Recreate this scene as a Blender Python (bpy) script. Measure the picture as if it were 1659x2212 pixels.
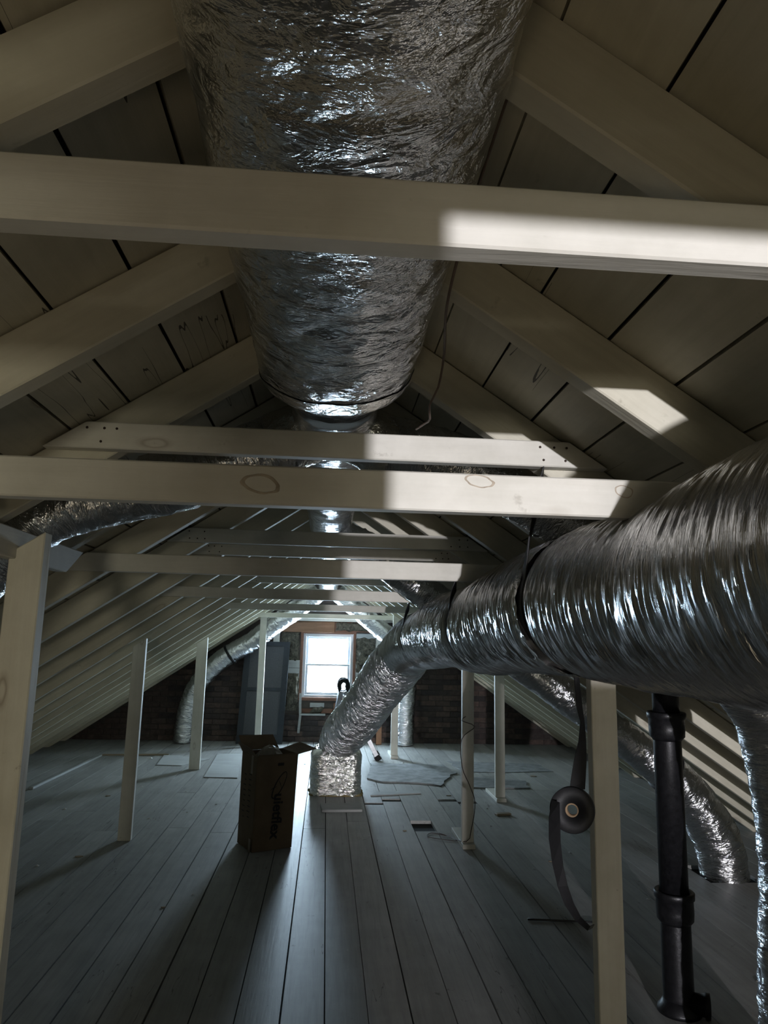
import bpy, bmesh, math, random
from mathutils import Vector, Matrix, noise
random.seed(7)
for o in list(bpy.data.objects): bpy.data.objects.remove(o)
S = bpy.context.scene
C = S.collection

# ------------------------------------------------------------------ camera
cam = bpy.data.cameras.new('camera')
cam.sensor_fit = 'HORIZONTAL'; cam.sensor_width = 36.0
cam.lens = 1540.0 / 1659.0 * 36.0
cam.clip_start = 0.02; cam.clip_end = 200
co = bpy.data.objects.new('camera', cam); C.objects.link(co)
Rv = Vector((0.9966, -0.0788, 0.0226)).normalized()
Fv = Vector((0.0739, 0.9820, 0.1738)).normalized()
Rv = (Rv - Fv * Rv.dot(Fv)).normalized()
Uv = Rv.cross(Fv)
co.matrix_world = Matrix(((Rv.x, Uv.x, -Fv.x, 0), (Rv.y, Uv.y, -Fv.y, 0), (Rv.z, Uv.z, -Fv.z, 1.45), (0, 0, 0, 1)))
S.camera = co

# ------------------------------------------------------------------ world and light
w = bpy.data.worlds.new('overcast_sky'); S.world = w; w.use_nodes = True
bg = w.node_tree.nodes['Background']
bg.inputs[0].default_value = (0.62, 0.82, 1.0, 1); bg.inputs[1].default_value = 125.0
S.view_settings.view_transform = 'Standard'; S.view_settings.look = 'None'
S.view_settings.gamma = 1.0; S.view_settings.exposure = 0.0
S.view_settings.use_curve_mapping = False

def area(name, loc, rot, sx, sy, portal=False, energy=0, col=(1, 1, 1)):
    l = bpy.data.lights.new(name, 'AREA'); l.shape = 'RECTANGLE'; l.size = sx; l.size_y = sy
    l.energy = energy; l.color = col
    if portal: l.cycles.is_portal = True
    o = bpy.data.objects.new(name, l); C.objects.link(o); o.location = loc; o.rotation_euler = rot
    return o
YF, YR = 10.4, -6.0                       # inner faces of the two gable walls
area('sky_portal', (0.03, YF + .12, 1.045), (-math.pi / 2, 0, 0), .62, .86, portal=True)
area('sky_portal', (0.30, YR - .12, 1.045), (math.pi / 2, 0, 0), .62, .86, portal=True)
# added warm fill lamp, shining up from the floor behind the camera
area('upward_fill_light', (-.575, -1.65, -.027), (math.pi, 0, 0), .72, 1.26, energy=10.5, col=(1.0, .80, .55))
# low sun glint arriving through the tinted window in the gable behind the camera
sp = bpy.data.lights.new('low_sun_glint', 'SPOT'); sp.energy = 5400; sp.color = (.60, .83, 1.38)
sp.shadow_soft_size = 0.036; sp.spot_size = math.radians(34); sp.spot_blend = .25
so = bpy.data.objects.new('low_sun_glint', sp); C.objects.link(so); so.location = (.27, YR - .22, 1.10)
so.rotation_euler = (Vector((.235, 1, .035))).to_track_quat('-Z', 'Y').to_euler()

S.cycles.max_bounces = 9; S.cycles.glossy_bounces = 4
# ------------------------------------------------------------------ helpers
WM = {}
def tag(o, label=None, cat=None, group=None, kind=None):
    if label: o['label'] = label
    if cat: o['category'] = cat
    if group: o['group'] = group
    if kind: o['kind'] = kind
    return o
def place(o, W, parent=None):
    C.objects.link(o); WM[o.name] = W
    if parent is not None:
        o.parent = parent; o.matrix_basis = WM[parent.name].inverted() @ W
    else:
        o.matrix_basis = W
    return o
def thing(name, loc, label, cat, group=None):
    o = bpy.data.objects.new(name, None); o.empty_display_size = .1
    place(o, Matrix.Translation(loc)); return tag(o, label, cat, group)
def setting(name, loc=(0, 0, 0)):
    o = bpy.data.objects.new(name, None); o.empty_display_size = .1
    place(o, Matrix.Translation(loc)); o['kind'] = 'structure'; return o
def mk(name, verts, faces, mat, parent=None, origin=None, smooth=False, uvs=None, W=None):
    """verts in world space unless W (a world matrix) is given, then local"""
    if W is None:
        if origin is None:
            xs, ys, zs = zip(*verts)
            origin = ((min(xs) + max(xs)) / 2, (min(ys) + max(ys)) / 2, min(zs))
        ox, oy, oz = origin
        verts = [(x - ox, y - oy, z - oz) for x, y, z in verts]
        W = Matrix.Translation(origin)
    me = bpy.data.meshes.new(name); me.from_pydata(verts, [], faces)
    if uvs:
        ul = me.uv_layers.new(name='UVMap')
        i = 0
        for fu in uvs:
            for u in fu: ul.data[i].uv = u; i += 1
    if smooth: me.polygons.foreach_set('use_smooth', [True] * len(me.polygons))
    me.update()
    if mat is not None: me.materials.append(mat)
    return place(bpy.data.objects.new(name, me), W, parent)
BOXF = [(0, 3, 2, 1), (4, 5, 6, 7), (0, 1, 5, 4), (1, 2, 6, 5), (2, 3, 7, 6), (3, 0, 4, 7)]
def boxv(x0, x1, y0, y1, z0, z1):
    return [(x0, y0, z0), (x1, y0, z0), (x1, y1, z0), (x0, y1, z0), (x0, y0, z1), (x1, y0, z1), (x1, y1, z1), (x0, y1, z1)]
def bevel_mesh(me, b):
    bm = bmesh.new(); bm.from_mesh(me)
    bmesh.ops.bevel(bm, geom=list(bm.edges), offset=b, segments=1, affect='EDGES', profile=.5)
    bm.to_mesh(me); bm.free()
def box(name, x0, x1, y0, y1, z0, z1, mat, parent=None, bev=0):
    o = mk(name, boxv(x0, x1, y0, y1, z0, z1), BOXF, mat, parent)
    if bev: bevel_mesh(o.data, bev)
    return o
def lumber(name, p0, p1, wd, ht, mat, parent=None, side=None, bev=.003, c0=0, c1=0, jit=0):
    """board from p0 to p1 (centre line); local x along, y = width direction 'side', z = height.
       c0/c1 : how far the end is pushed out at the lower edge (slanted cuts)"""
    p0 = Vector(p0); p1 = Vector(p1); ax = (p1 - p0); L = ax.length; ax.normalize()
    sd = Vector(side) if side is not None else Vector((0, 1, 0))
    sd = (sd - ax * sd.dot(ax)).normalized(); up = ax.cross(sd)
    h, q = ht / 2, wd / 2
    v = [(-c0 - L / 2, -q, -h), (L / 2 + c1, -q, -h), (L / 2 + c1, q, -h), (-c0 - L / 2, q, -h),
         (c0 - L / 2, -q, h), (L / 2 - c1, -q, h), (L / 2 - c1, q, h), (c0 - L / 2, q, h)]
    m = (p0 + p1) / 2
    W = Matrix(((ax.x, sd.x, up.x, m.x), (ax.y, sd.y, up.y, m.y), (ax.z, sd.z, up.z, m.z), (0, 0, 0, 1)))
    o = mk(name, v, BOXF, mat, parent, W=W)
    if bev: bevel_mesh(o.data, bev)
    return o
def prism(name, poly, z0, z1, mat, parent=None, bev=0):
    n = len(poly)
    v = [(x, y, z0) for x, y in poly] + [(x, y, z1) for x, y in poly]
    f = [tuple(reversed(range(n))), tuple(range(n, 2 * n))] + [(i, (i + 1) % n, n + (i + 1) % n, n + i) for i in range(n)]
    o = mk(name, v, f, mat, parent)
    if bev: bevel_mesh(o.data, bev)
    return o
def prism_y(name, poly, y0, y1, mat, parent=None):
    n = len(poly)
    v = [(x, y0, z) for x, z in poly] + [(x, y1, z) for x, z in poly]
    f = [tuple(range(n)), tuple(reversed(range(n, 2 * n)))] + [(i, n + i, n + (i + 1) % n, (i + 1) % n) for i in range(n)]
    return mk(name, v, f, mat, parent)
def catmull(P, ds):
    P = [Vector(p) for p in P]
    Q = [P[0] * 2 - P[1]] + P + [P[-1] * 2 - P[-2]]
    out = []
    for i in range(1, len(Q) - 2):
        a, b, c, d = Q[i - 1], Q[i], Q[i + 1], Q[i + 2]
        n = max(2, int((c - b).length / ds))
        for k in range(n):
            t = k / n
            out.append(.5 * ((2 * b) + (c - a) * t + (2 * a - 5 * b + 4 * c - d) * t * t + (3 * b - a - 3 * c + d) * t ** 3))
    out.append(P[-1]); return out
def frames(pts, up=Vector((0, 0, 1))):
    n = len(pts); T = []
    for i in range(n):
        T.append((pts[min(i + 1, n - 1)] - pts[max(i - 1, 0)]).normalized())
    if abs(T[0].dot(up)) > .9: up = Vector((0, 1, 0))
    A = (up - T[0] * up.dot(T[0])).normalized(); fr = []
    for i in range(n):
        A = (A - T[i] * A.dot(T[i])).normalized()
        fr.append((T[i], T[i].cross(A), A))           # tangent, right, up
    return fr
def tube(name, path, rad, mat, parent=None, ds=.014, seg=64, disp=None, cap=True, smooth=True, rb=None):
    pts = catmull(path, ds); fr = frames(pts); n = len(pts)
    s = [0.0]
    for i in range(1, n): s.append(s[-1] + (pts[i] - pts[i - 1]).length)
    Lt = s[-1]; verts = []; rr = []
    for i in range(n):
        r = rad(s[i], Lt) if callable(rad) else rad
        ra, rbb = r if isinstance(r, tuple) else (r, r)
        rr.append(ra)
        for j in range(seg):
            th = 2 * math.pi * j / seg
            d = disp(s[i], th, pts[i]) if disp else 0
            verts.append(tuple(pts[i] + fr[i][1] * ((ra + d) * math.cos(th)) + fr[i][2] * ((rbb + d) * math.sin(th))))
    faces = []; uvs = []
    R0 = sum(rr) / n
    for i in range(n - 1):
        for j in range(seg):
            k = (j + 1) % seg
            faces.append((i * seg + j, i * seg + k, (i + 1) * seg + k, (i + 1) * seg + j))
            a, b = j / seg * 6.2832 * R0, (j + 1) / seg * 6.2832 * R0
            uvs.append(((s[i], a), (s[i], b), (s[i + 1], b), (s[i + 1], a)))
    if cap:
        faces.append(tuple(reversed(range(seg)))); uvs.append([(0, 0)] * seg)
        faces.append(tuple((n - 1) * seg + j for j in range(seg))); uvs.append([(Lt, 0)] * seg)
    o = mk(name, verts, faces, mat, parent, smooth=smooth, uvs=uvs)
    return o
def ribbon(name, pts, widths, thick, mat, parent=None):
    """pts: centre points, widths: half-width vectors"""
    P = [Vector(p) for p in pts]; n = len(P); v = []
    for i in range(n):
        t = (P[min(i + 1, n - 1)] - P[max(i - 1, 0)]).normalized(); wv = Vector(widths[i])
        nn = t.cross(wv).normalized() * thick / 2
        v += [tuple(P[i] - wv - nn), tuple(P[i] + wv - nn), tuple(P[i] + wv + nn), tuple(P[i] - wv + nn)]
    f = [(3, 2, 1, 0), tuple(4 * (n - 1) + k for k in range(4))]
    for i in range(n - 1):
        for k in range(4):
            f.append((4 * i + k, 4 * i + (k + 1) % 4, 4 * i + 4 + (k + 1) % 4, 4 * i + 4 + k))
    return mk(name, v, f, mat, parent)
def wire(name, path, r, mat, parent=None):
    return tube(name, path, r, mat, parent, ds=.03, seg=6)
def lathe(name, c, prof, mat, parent=None, seg=40, axis=None):
    """prof: list of (r, h) along axis (default z)"""
    ax = Vector(axis).normalized() if axis else Vector((0, 0, 1))
    e = Vector((1, 0, 0)) if abs(ax.x) < .9 else Vector((0, 1, 0))
    e = (e - ax * e.dot(ax)).normalized(); f2 = ax.cross(e); c = Vector(c)
    v = []; n = len(prof)
    for r, h in prof:
        for j in range(seg):
            t = 2 * math.pi * j / seg
            v.append(tuple(c + ax * h + e * (r * math.cos(t)) + f2 * (r * math.sin(t))))
    f = [(i * seg + j, i * seg + (j + 1) % seg, (i + 1) * seg + (j + 1) % seg, (i + 1) * seg + j) for i in range(n - 1) for j in range(seg)]
    if prof[0] != prof[-1]:
        f.append(tuple(reversed(range(seg)))); f.append(tuple((n - 1) * seg + j for j in range(seg)))
    return mk(name, v, f, mat, parent, smooth=True)
def autosmooth(o, ang=35):
    me = o.data; me.polygons.foreach_set('use_smooth', [True] * len(me.polygons))
    try: me.set_sharp_from_angle(angle=math.radians(ang))
    except Exception: pass

# ------------------------------------------------------------------ materials
def newmat(name):
    m = bpy.data.materials.new(name); m.use_nodes = True
    nt = m.node_tree; b = nt.nodes['Principled BSDF']; return m, nt, b
def N(nt, t, **kw):
    n = nt.nodes.new(t)
    for k, v in kw.items():
        if k in n.inputs.keys(): n.inputs[k].default_value = v
        else: setattr(n, k, v)
    return n
def ramp(nt, a, b, ca=(0, 0, 0, 1), cb=(1, 1, 1, 1)):
    r = nt.nodes.new('ShaderNodeValToRGB'); r.color_ramp.elements[0].position = a; r.color_ramp.elements[1].position = b
    r.color_ramp.elements[0].color = ca; r.color_ramp.elements[1].color = cb; return r
def mixc(nt, fac, a, b, bt='MIX'):
    m = nt.nodes.new('ShaderNodeMix'); m.data_type = 'RGBA'; m.blend_type = bt
    for s_, v in ((0, fac), (6, a), (7, b)):
        if hasattr(v, 'links') or hasattr(v, 'is_linked'): nt.links.new(v, m.inputs[s_])
        else: m.inputs[s_].default_value = v
    return m.outputs[2]
def objcoord(nt, scale, rnd=True):
    tc = N(nt, 'ShaderNodeTexCoord'); mp = N(nt, 'ShaderNodeMapping'); mp.inputs['Scale'].default_value = scale
    nt.links.new(tc.outputs['Object'], mp.inputs['Vector'])
    if rnd:
        oi = N(nt, 'ShaderNodeObjectInfo'); mu = N(nt, 'ShaderNodeMath', operation='MULTIPLY'); mu.inputs[1].default_value = 57.0
        nt.links.new(oi.outputs['Random'], mu.inputs[0]); cx = N(nt, 'ShaderNodeCombineXYZ')
        nt.links.new(mu.outputs[0], cx.inputs[0]); nt.links.new(mu.outputs[0], cx.inputs[1])
        nt.links.new(cx.outputs[0], mp.inputs['Location'])
    return mp.outputs[0]
def wood(name, base, dark, knots=.5, grain=.25, rough=.62, cracks=0.0, vary=.08, dirt=0.0, bump=.25):
    m, nt, b = newmat(name); L = nt.links
    v = objcoord(nt, (1.6, 26, 26)); n1 = N(nt, 'ShaderNodeTexNoise', Scale=1.6, Detail=5.0, Roughness=.6, Distortion=.4); L.new(v, n1.inputs['Vector'])
    r1 = ramp(nt, .38, .72); L.new(n1.outputs[0], r1.inputs[0])
    g = N(nt, 'ShaderNodeMath', operation='MULTIPLY'); g.inputs[1].default_value = grain; L.new(r1.outputs[0], g.inputs[0])
    col = mixc(nt, g.outputs[0], (*base, 1), (*dark, 1))
    # blotchy paint
    v2 = objcoord(nt, (1, 1, 1)); n2 = N(nt, 'ShaderNodeTexNoise', Scale=3.2, Detail=6.0, Roughness=.65); L.new(v2, n2.inputs['Vector'])
    r2 = ramp(nt, .35, .7, (.82, .82, .80, 1), (1.04, 1.04, 1.04, 1)); L.new(n2.outputs[0], r2.inputs[0])
    col = mixc(nt, 1.0, col, r2.outputs[0], 'MULTIPLY')
    if knots:
        v3 = objcoord(nt, (2.6, 7.5, 7.5)); vo = N(nt, 'ShaderNodeTexVoronoi', Scale=1.0); L.new(v3, vo.inputs['Vector'])
        kr = nt.nodes.new('ShaderNodeValToRGB'); e = kr.color_ramp.elements
        e[0].position = .0; e[0].color = (.25, .25, .25, 1); e[1].position = .16; e[1].color = (0, 0, 0, 1)
        for p_, c_ in ((.075, .15), (.10, 1.0), (.125, .35)):
            q = e.new(p_); q.color = (c_, c_, c_, 1)
        nd = N(nt, 'ShaderNodeTexNoise', Scale=9.0, Detail=3.0); L.new(v2, nd.inputs['Vector'])
        ad = N(nt, 'ShaderNodeMath', operation='MULTIPLY_ADD'); ad.inputs[1].default_value = .10; L.new(nd.outputs[0], ad.inputs[0]); L.new(vo.outputs['Distance'], ad.inputs[2])
        sb = N(nt, 'ShaderNodeMath', operation='SUBTRACT'); sb.inputs[1].default_value = .05; L.new(ad.outputs[0], sb.inputs[0]); L.new(sb.outputs[0], kr.inputs[0])
        sep = N(nt, 'ShaderNodeSeparateColor'); L.new(vo.outputs['Color'], sep.inputs[0])
        gt = N(nt, 'ShaderNodeMath', operation='GREATER_THAN'); gt.inputs[1].default_value = .72; L.new(sep.outputs[0], gt.inputs[0])
        mm = N(nt, 'ShaderNodeMath', operation='MULTIPLY'); L.new(gt.outputs[0], mm.inputs[0]); L.new(kr.outputs[0], mm.inputs[1])
        m2 = N(nt, 'ShaderNodeMath', operation='MULTIPLY'); m2.inputs[1].default_value = knots; L.new(mm.outputs[0], m2.inputs[0])
        col = mixc(nt, m2.outputs[0], col, (.20, .135, .08, 1))
    # dings and dirt specks
    n4 = N(nt, 'ShaderNodeTexNoise', Scale=14.0, Detail=4.0, Roughness=.7); L.new(v2, n4.inputs['Vector'])
    r4 = ramp(nt, .66, .74); L.new(n4.outputs[0], r4.inputs[0])
    sp_ = N(nt, 'ShaderNodeMath', operation='MULTIPLY'); sp_.inputs[1].default_value = .35 + dirt; L.new(r4.outputs[0], sp_.inputs[0])
    col = mixc(nt, sp_.outputs[0], col, (dark[0] * .45, dark[1] * .42, dark[2] * .38, 1))
    if cracks:
        v5 = objcoord(nt, (.55, 9, 9)); n5 = N(nt, 'ShaderNodeTexNoise', Scale=1.3, Detail=3.0, Roughness=.5); L.new(v5, n5.inputs['Vector'])
        s5 = N(nt, 'ShaderNodeMath', operation='SUBTRACT'); s5.inputs[1].default_value = .5; L.new(n5.outputs[0], s5.inputs[0])
        a5 = N(nt, 'ShaderNodeMath', operation='ABSOLUTE'); L.new(s5.outputs[0], a5.inputs[0])
        l5 = N(nt, 'ShaderNodeMath', operation='LESS_THAN'); l5.inputs[1].default_value = .0032; L.new(a5.outputs[0], l5.inputs[0])
        n6 = N(nt, 'ShaderNodeTexNoise', Scale=1.1, Detail=1.0); L.new(v2, n6.inputs['Vector'])
        g6 = N(nt, 'ShaderNodeMath', operation='GREATER_THAN'); g6.inputs[1].default_value = .56; L.new(n6.outputs[0], g6.inputs[0])
        m6 = N(nt, 'ShaderNodeMath', operation='MULTIPLY'); L.new(l5.outputs[0], m6.inputs[0]); L.new(g6.outputs[0], m6.inputs[1])
        m7 = N(nt, 'ShaderNodeMath', operation='MULTIPLY'); m7.inputs[1].default_value = cracks; L.new(m6.outputs[0], m7.inputs[0])
        col = mixc(nt, m7.outputs[0], col, (.045, .04, .035, 1))
    if vary:
        oi = N(nt, 'ShaderNodeObjectInfo'); mr = N(nt, 'ShaderNodeMapRange'); mr.inputs[3].default_value = 1 - vary * 2; mr.inputs[4].default_value = 1.0
        L.new(oi.outputs['Random'], mr.inputs[0]); cc = N(nt, 'ShaderNodeCombineColor')
        for i in range(3): L.new(mr.outputs[0], cc.inputs[i])
        col = mixc(nt, 1.0, col, cc.outputs[0], 'MULTIPLY')
    L.new(col, b.inputs['Base Color']); b.inputs['Roughness'].default_value = rough
    b.inputs['Specular IOR Level'].default_value = .35
    bp = N(nt, 'ShaderNodeBump'); bp.inputs['Strength'].default_value = bump; bp.inputs['Distance'].default_value = .004
    L.new(n1.outputs[0], bp.inputs['Height']); L.new(bp.outputs[0], b.inputs['Normal'])
    return m
def foil(name, su, sv, strength, rough=.2, base=(.66, .67, .69), crease=.5, cscale=9.0, dist=.012, fine=1.0):
    """crumpled aluminium foil; su/sv: wrinkle frequency along / around the duct"""
    m, nt, b = newmat(name); L = nt.links
    tc = N(nt, 'ShaderNodeTexCoord'); mp = N(nt, 'ShaderNodeMapping'); mp.inputs['Scale'].default_value = (su, sv, 1)
    L.new(tc.outputs['UV'], mp.inputs['Vector'])
    n1 = N(nt, 'ShaderNodeTexNoise', Scale=1.0, Detail=4.0, Roughness=.55, Distortion=.5); L.new(mp.outputs[0], n1.inputs['Vector'])
    # ridged : 1-|2n-1|
    s1 = N(nt, 'ShaderNodeMath', operation='SUBTRACT'); s1.inputs[1].default_value = .5; L.new(n1.outputs[0], s1.inputs[0])
    a1 = N(nt, 'ShaderNodeMath', operation='ABSOLUTE'); L.new(s1.outputs[0], a1.inputs[0])
    mp2 = N(nt, 'ShaderNodeMapping'); mp2.inputs['Scale'].default_value = (cscale, cscale * .8, 1); L.new(tc.outputs['UV'], mp2.inputs['Vector'])
    nd = N(nt, 'ShaderNodeTexNoise', Scale=.7, Detail=2.0); L.new(mp2.outputs[0], nd.inputs['Vector'])
    wa = mixc(nt, .35, mp2.outputs[0], nd.outputs['Color'])
    vo = N(nt, 'ShaderNodeTexVoronoi', Scale=1.6); vo.feature = 'F1'; vo.distance = 'CHEBYCHEV'; L.new(wa, vo.inputs['Vector'])
    ad = N(nt, 'ShaderNodeMath', operation='MULTIPLY_ADD'); ad.inputs[1].default_value = crease; L.new(a1.outputs[0], ad.inputs[2])
    vo2 = N(nt, 'ShaderNodeTexVoronoi', Scale=4.1); L.new(wa, vo2.inputs['Vector'])
    vs = N(nt, 'ShaderNodeMath', operation='MULTIPLY_ADD'); vs.inputs[1].default_value = .45; L.new(vo2.outputs['Distance'], vs.inputs[0]); L.new(vo.outputs['Distance'], vs.inputs[2]); L.new(vs.outputs[0], ad.inputs[0])
    nf = N(nt, 'ShaderNodeTexNoise', Scale=5.5, Detail=3.0, Roughness=.6); L.new(mp.outputs[0], nf.inputs['Vector'])
    a2 = N(nt, 'ShaderNodeMath', operation='MULTIPLY_ADD'); a2.inputs[1].default_value = .12 * fine; L.new(nf.outputs[0], a2.inputs[0]); L.new(ad.outputs[0], a2.inputs[2])
    bp = N(nt, 'ShaderNodeBump'); bp.inputs['Strength'].default_value = strength; bp.inputs['Distance'].default_value = dist
    L.new(a2.outputs[0], bp.inputs['Height']); L.new(bp.outputs[0], b.inputs['Normal'])
    b.inputs['Metallic'].default_value = 1.0; b.inputs['Base Color'].default_value = (*base, 1)
    rr = N(nt, 'ShaderNodeMapRange'); rr.inputs[3].default_value = rough * .7; rr.inputs[4].default_value = rough * 1.5
    L.new(nd.outputs[0], rr.inputs[0]); L.new(rr.outputs[0], b.inputs['Roughness'])
    return m
def plain(name, col, rough=.6, metal=0.0, nscale=30, namt=.25, bump=.15, spec=.4):
    m, nt, b = newmat(name); L = nt.links
    v = objcoord(nt, (1, 1, 1)); n = N(nt, 'ShaderNodeTexNoise', Scale=nscale, Detail=5.0, Roughness=.65); L.new(v, n.inputs['Vector'])
    r = ramp(nt, .3, .72, (1 - namt, 1 - namt, 1 - namt, 1), (1 + namt * .4,) * 3 + (1,)); L.new(n.outputs[0], r.inputs[0])
    col_ = mixc(nt, 1.0, (*col, 1), r.outputs[0], 'MULTIPLY'); L.new(col_, b.inputs['Base Color'])
    b.inputs['Roughness'].default_value = rough; b.inputs['Metallic'].default_value = metal; b.inputs['Specular IOR Level'].default_value = spec
    bp = N(nt, 'ShaderNodeBump'); bp.inputs['Strength'].default_value = bump; bp.inputs['Distance'].default_value = .004
    L.new(n.outputs[0], bp.inputs['Height']); L.new(bp.outputs[0], b.inputs['Normal'])
    return m
def fibrous(name, ca, cb):
    m, nt, b = newmat(name); L = nt.links
    v = objcoord(nt, (1, 1, 1)); n = N(nt, 'ShaderNodeTexNoise', Scale=16, Detail=8.0, Roughness=.75, Distortion=1.2); L.new(v, n.inputs['Vector'])
    r = ramp(nt, .35, .68, (*ca, 1), (*cb, 1)); L.new(n.outputs[0], r.inputs[0]); L.new(r.outputs[0], b.inputs['Base Color'])
    b.inputs['Roughness'].default_value = .95; b.inputs['Specular IOR Level'].default_value = .05
    bp = N(nt, 'ShaderNodeBump'); bp.inputs['Strength'].default_value = .8; bp.inputs['Distance'].default_value = .01
    L.new(n.outputs[0], bp.inputs['Height']); L.new(bp.outputs[0], b.inputs['Normal']); return m

PAINT = wood('painted_wood', (.70, .68, .61), (.50, .47, .40), knots=.45, grain=.22, cracks=0, vary=.05)
PAINT_R = wood('painted_rafter', (.64, .61, .50), (.42, .39, .30), knots=.4, grain=.3, vary=.06)
SHEATH = wood('painted_sheathing', (.60, .57, .455), (.37, .335, .25), knots=.55, grain=.3, cracks=.9, vary=.1)
POSTM = wood('painted_post', (.72, .69, .59), (.46, .39, .29), knots=.6, grain=.25, vary=.03, dirt=.5)
FLOORM = wood('painted_floor', (.40, .40, .385), (.20, .20, .19), knots=.25, grain=.45, cracks=.6, vary=.12, dirt=.45, rough=.46)
RAWW = wood('raw_wood', (.30, .16, .09), (.17, .09, .05), knots=.6, grain=.6, vary=.1)
TRIMW = wood('dark_trim_wood', (.20, .095, .06), (.10, .05, .035), knots=.2, grain=.5)
GREYW = wood('grey_board', (.42, .43, .42), (.25, .25, .25), knots=.4, grain=.5)
SCRAPW = wood('scrap_wood', (.34, .28, .2), (.18, .14, .1), knots=.3, grain=.5)
DARK = plain('dark_underlay', (.018, .017, .016), .95, nscale=8)
FELT = plain('roofing_felt', (.012, .012, .012), .95, nscale=8)
WALLB = plain('gable_backing', (.09, .075, .065), .95, nscale=5, namt=.4)
MORTAR = plain('mortar', (.07, .063, .057), .95, nscale=12, namt=.4)
BRICK = plain('old_brick', (.085, .066, .06), .92, nscale=18, namt=.5, bump=.4)
def _brick_vary(m):
    nt = m.node_tree; b = nt.nodes['Principled BSDF']; L = nt.links
    src = b.inputs['Base Color'].links[0].from_socket
    oi = N(nt, 'ShaderNodeObjectInfo'); r = ramp(nt, 0, 1, (.45, .5, .55, 1), (1.35, 1.2, 1.1, 1)); L.new(oi.outputs['Random'], r.inputs[0])
    L.new(mixc(nt, 1.0, src, r.outputs[0], 'MULTIPLY'), b.inputs['Base Color'])
_brick_vary(BRICK)
FOIL_TRUNK = foil('foil_trunk_wrap', 24, 15, .85, .16, crease=.95, cscale=8.0, dist=.015, base=(.60, .60, .60))
FOIL_FLEX = foil('foil_flex_jacket', 110, 8, .8, .16, crease=.10, cscale=6, dist=.008)
FOIL_DROP = foil('foil_drop_jacket', 40, 11, 1.0, .24, crease=.25, cscale=10, dist=.055, fine=.2)
FOIL_BOX = foil('foil_box_wrap', 17, 24, 1.0, .13, crease=.6, cscale=9, dist=.02, base=(.78, .77, .74), fine=.3)
FOIL_TAPE = foil('foil_tape', 26, 22, .9, .16, crease=.5, cscale=14, dist=.012, base=(.72, .70, .66))
FOIL_SMALL = foil('foil_branch_jacket', 36, 11, .95, .19, crease=.35, cscale=9, dist=.022, fine=.5)
BLACKS = plain('black_strap', (.012, .012, .013), .55, nscale=60)
IRON = plain('cast_iron', (.014, .014, .016), .38, .25, nscale=45, namt=.5, bump=.3, spec=.5)
CARD = plain('cardboard', (.155, .115, .075), .85, nscale=8, namt=.2)
INK = plain('box_ink', (.02, .02, .022), .8)
PTAPE = plain('packing_tape', (.24, .20, .15), .35)
KRAFT = plain('cardboard_core', (.36, .25, .15), .85)
INSUL = fibrous('old_insulation', (.025, .025, .022), (.17, .155, .12))
FLUFF = fibrous('yellow_fibreglass', (.16, .125, .06), (.36, .29, .15))
WHITEV = plain('white_window_vinyl', (.50, .51, .53), .35, nscale=4, namt=.05, bump=0)
ALU = plain('ladder_aluminium', (.5, .51, .53), .35, .9, nscale=25)
SCRF = plain('screen_frame', (.022, .027, .033), .55, .1, nscale=20)
SCRM = plain('screen_mesh', (.065, .066, .07), .6, .2, nscale=60, namt=.2)
RUBBER = plain('black_rubber', (.01, .01, .01), .7)
WIREM = plain('old_wire', (.15, .105, .08), .5)
WIREB = plain('thin_dark_wire', (.05, .035, .03), .5)
LINO = plain('worn_linoleum', (.24, .25, .25), .7, nscale=9, namt=.6, bump=.4)
PAPER = plain('paper_scrap', (.62, .62, .6), .9)
BOLT = plain('old_bolt', (.06, .04, .03), .6, .4)
SHEETM = plain('sheet_metal', (.5, .5, .5), .4, .9)
KNOTM = plain('knot_wood', (.46, .39, .30), .7, nscale=40, namt=.4)
PLAST = plain('clear_liner', (.22, .19, .15), .3, nscale=14)
gm, nt, b_ = newmat('window_glass')
tr = N(nt, 'ShaderNodeBsdfTransparent'); gl = N(nt, 'ShaderNodeBsdfGlossy'); gl.inputs['Roughness'].default_value = .02
mx = N(nt, 'ShaderNodeMixShader'); mx.inputs[0].default_value = .06
nt.links.new(tr.outputs[0], mx.inputs[1]); nt.links.new(gl.outputs[0], mx.inputs[2]); nt.links.new(mx.outputs[0], nt.nodes['Material Output'].inputs[0])
GLASS = gm
gm, nt, b_ = newmat('fill_tint_glass')
tr = N(nt, 'ShaderNodeBsdfTransparent'); tr.inputs[0].default_value = (.92, .775, .625, 1); gl = N(nt, 'ShaderNodeBsdfGlossy'); gl.inputs['Roughness'].default_value = .1
mx = N(nt, 'ShaderNodeMixShader'); mx.inputs[0].default_value = .06
nt.links.new(tr.outputs[0], mx.inputs[1]); nt.links.new(gl.outputs[0], mx.inputs[2]); nt.links.new(mx.outputs[0], nt.nodes['Material Output'].inputs[0])
GLASS2 = gm  # tint added to warm and dim the light from behind

# ------------------------------------------------------------------ geometry of the roof
SL = .67; ZU = 2.30; ZR = 2.43            # slope, rafter underside at ridge, sheathing underside at ridge
CS = 1 / math.sqrt(1 + SL * SL); SN = SL * CS
Y0 = .775; DY = .555; KS = range(-12, 18)
def zund(x): return ZU - SL * abs(x)
def zsh(x): return ZR - SL * abs(x)

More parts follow.
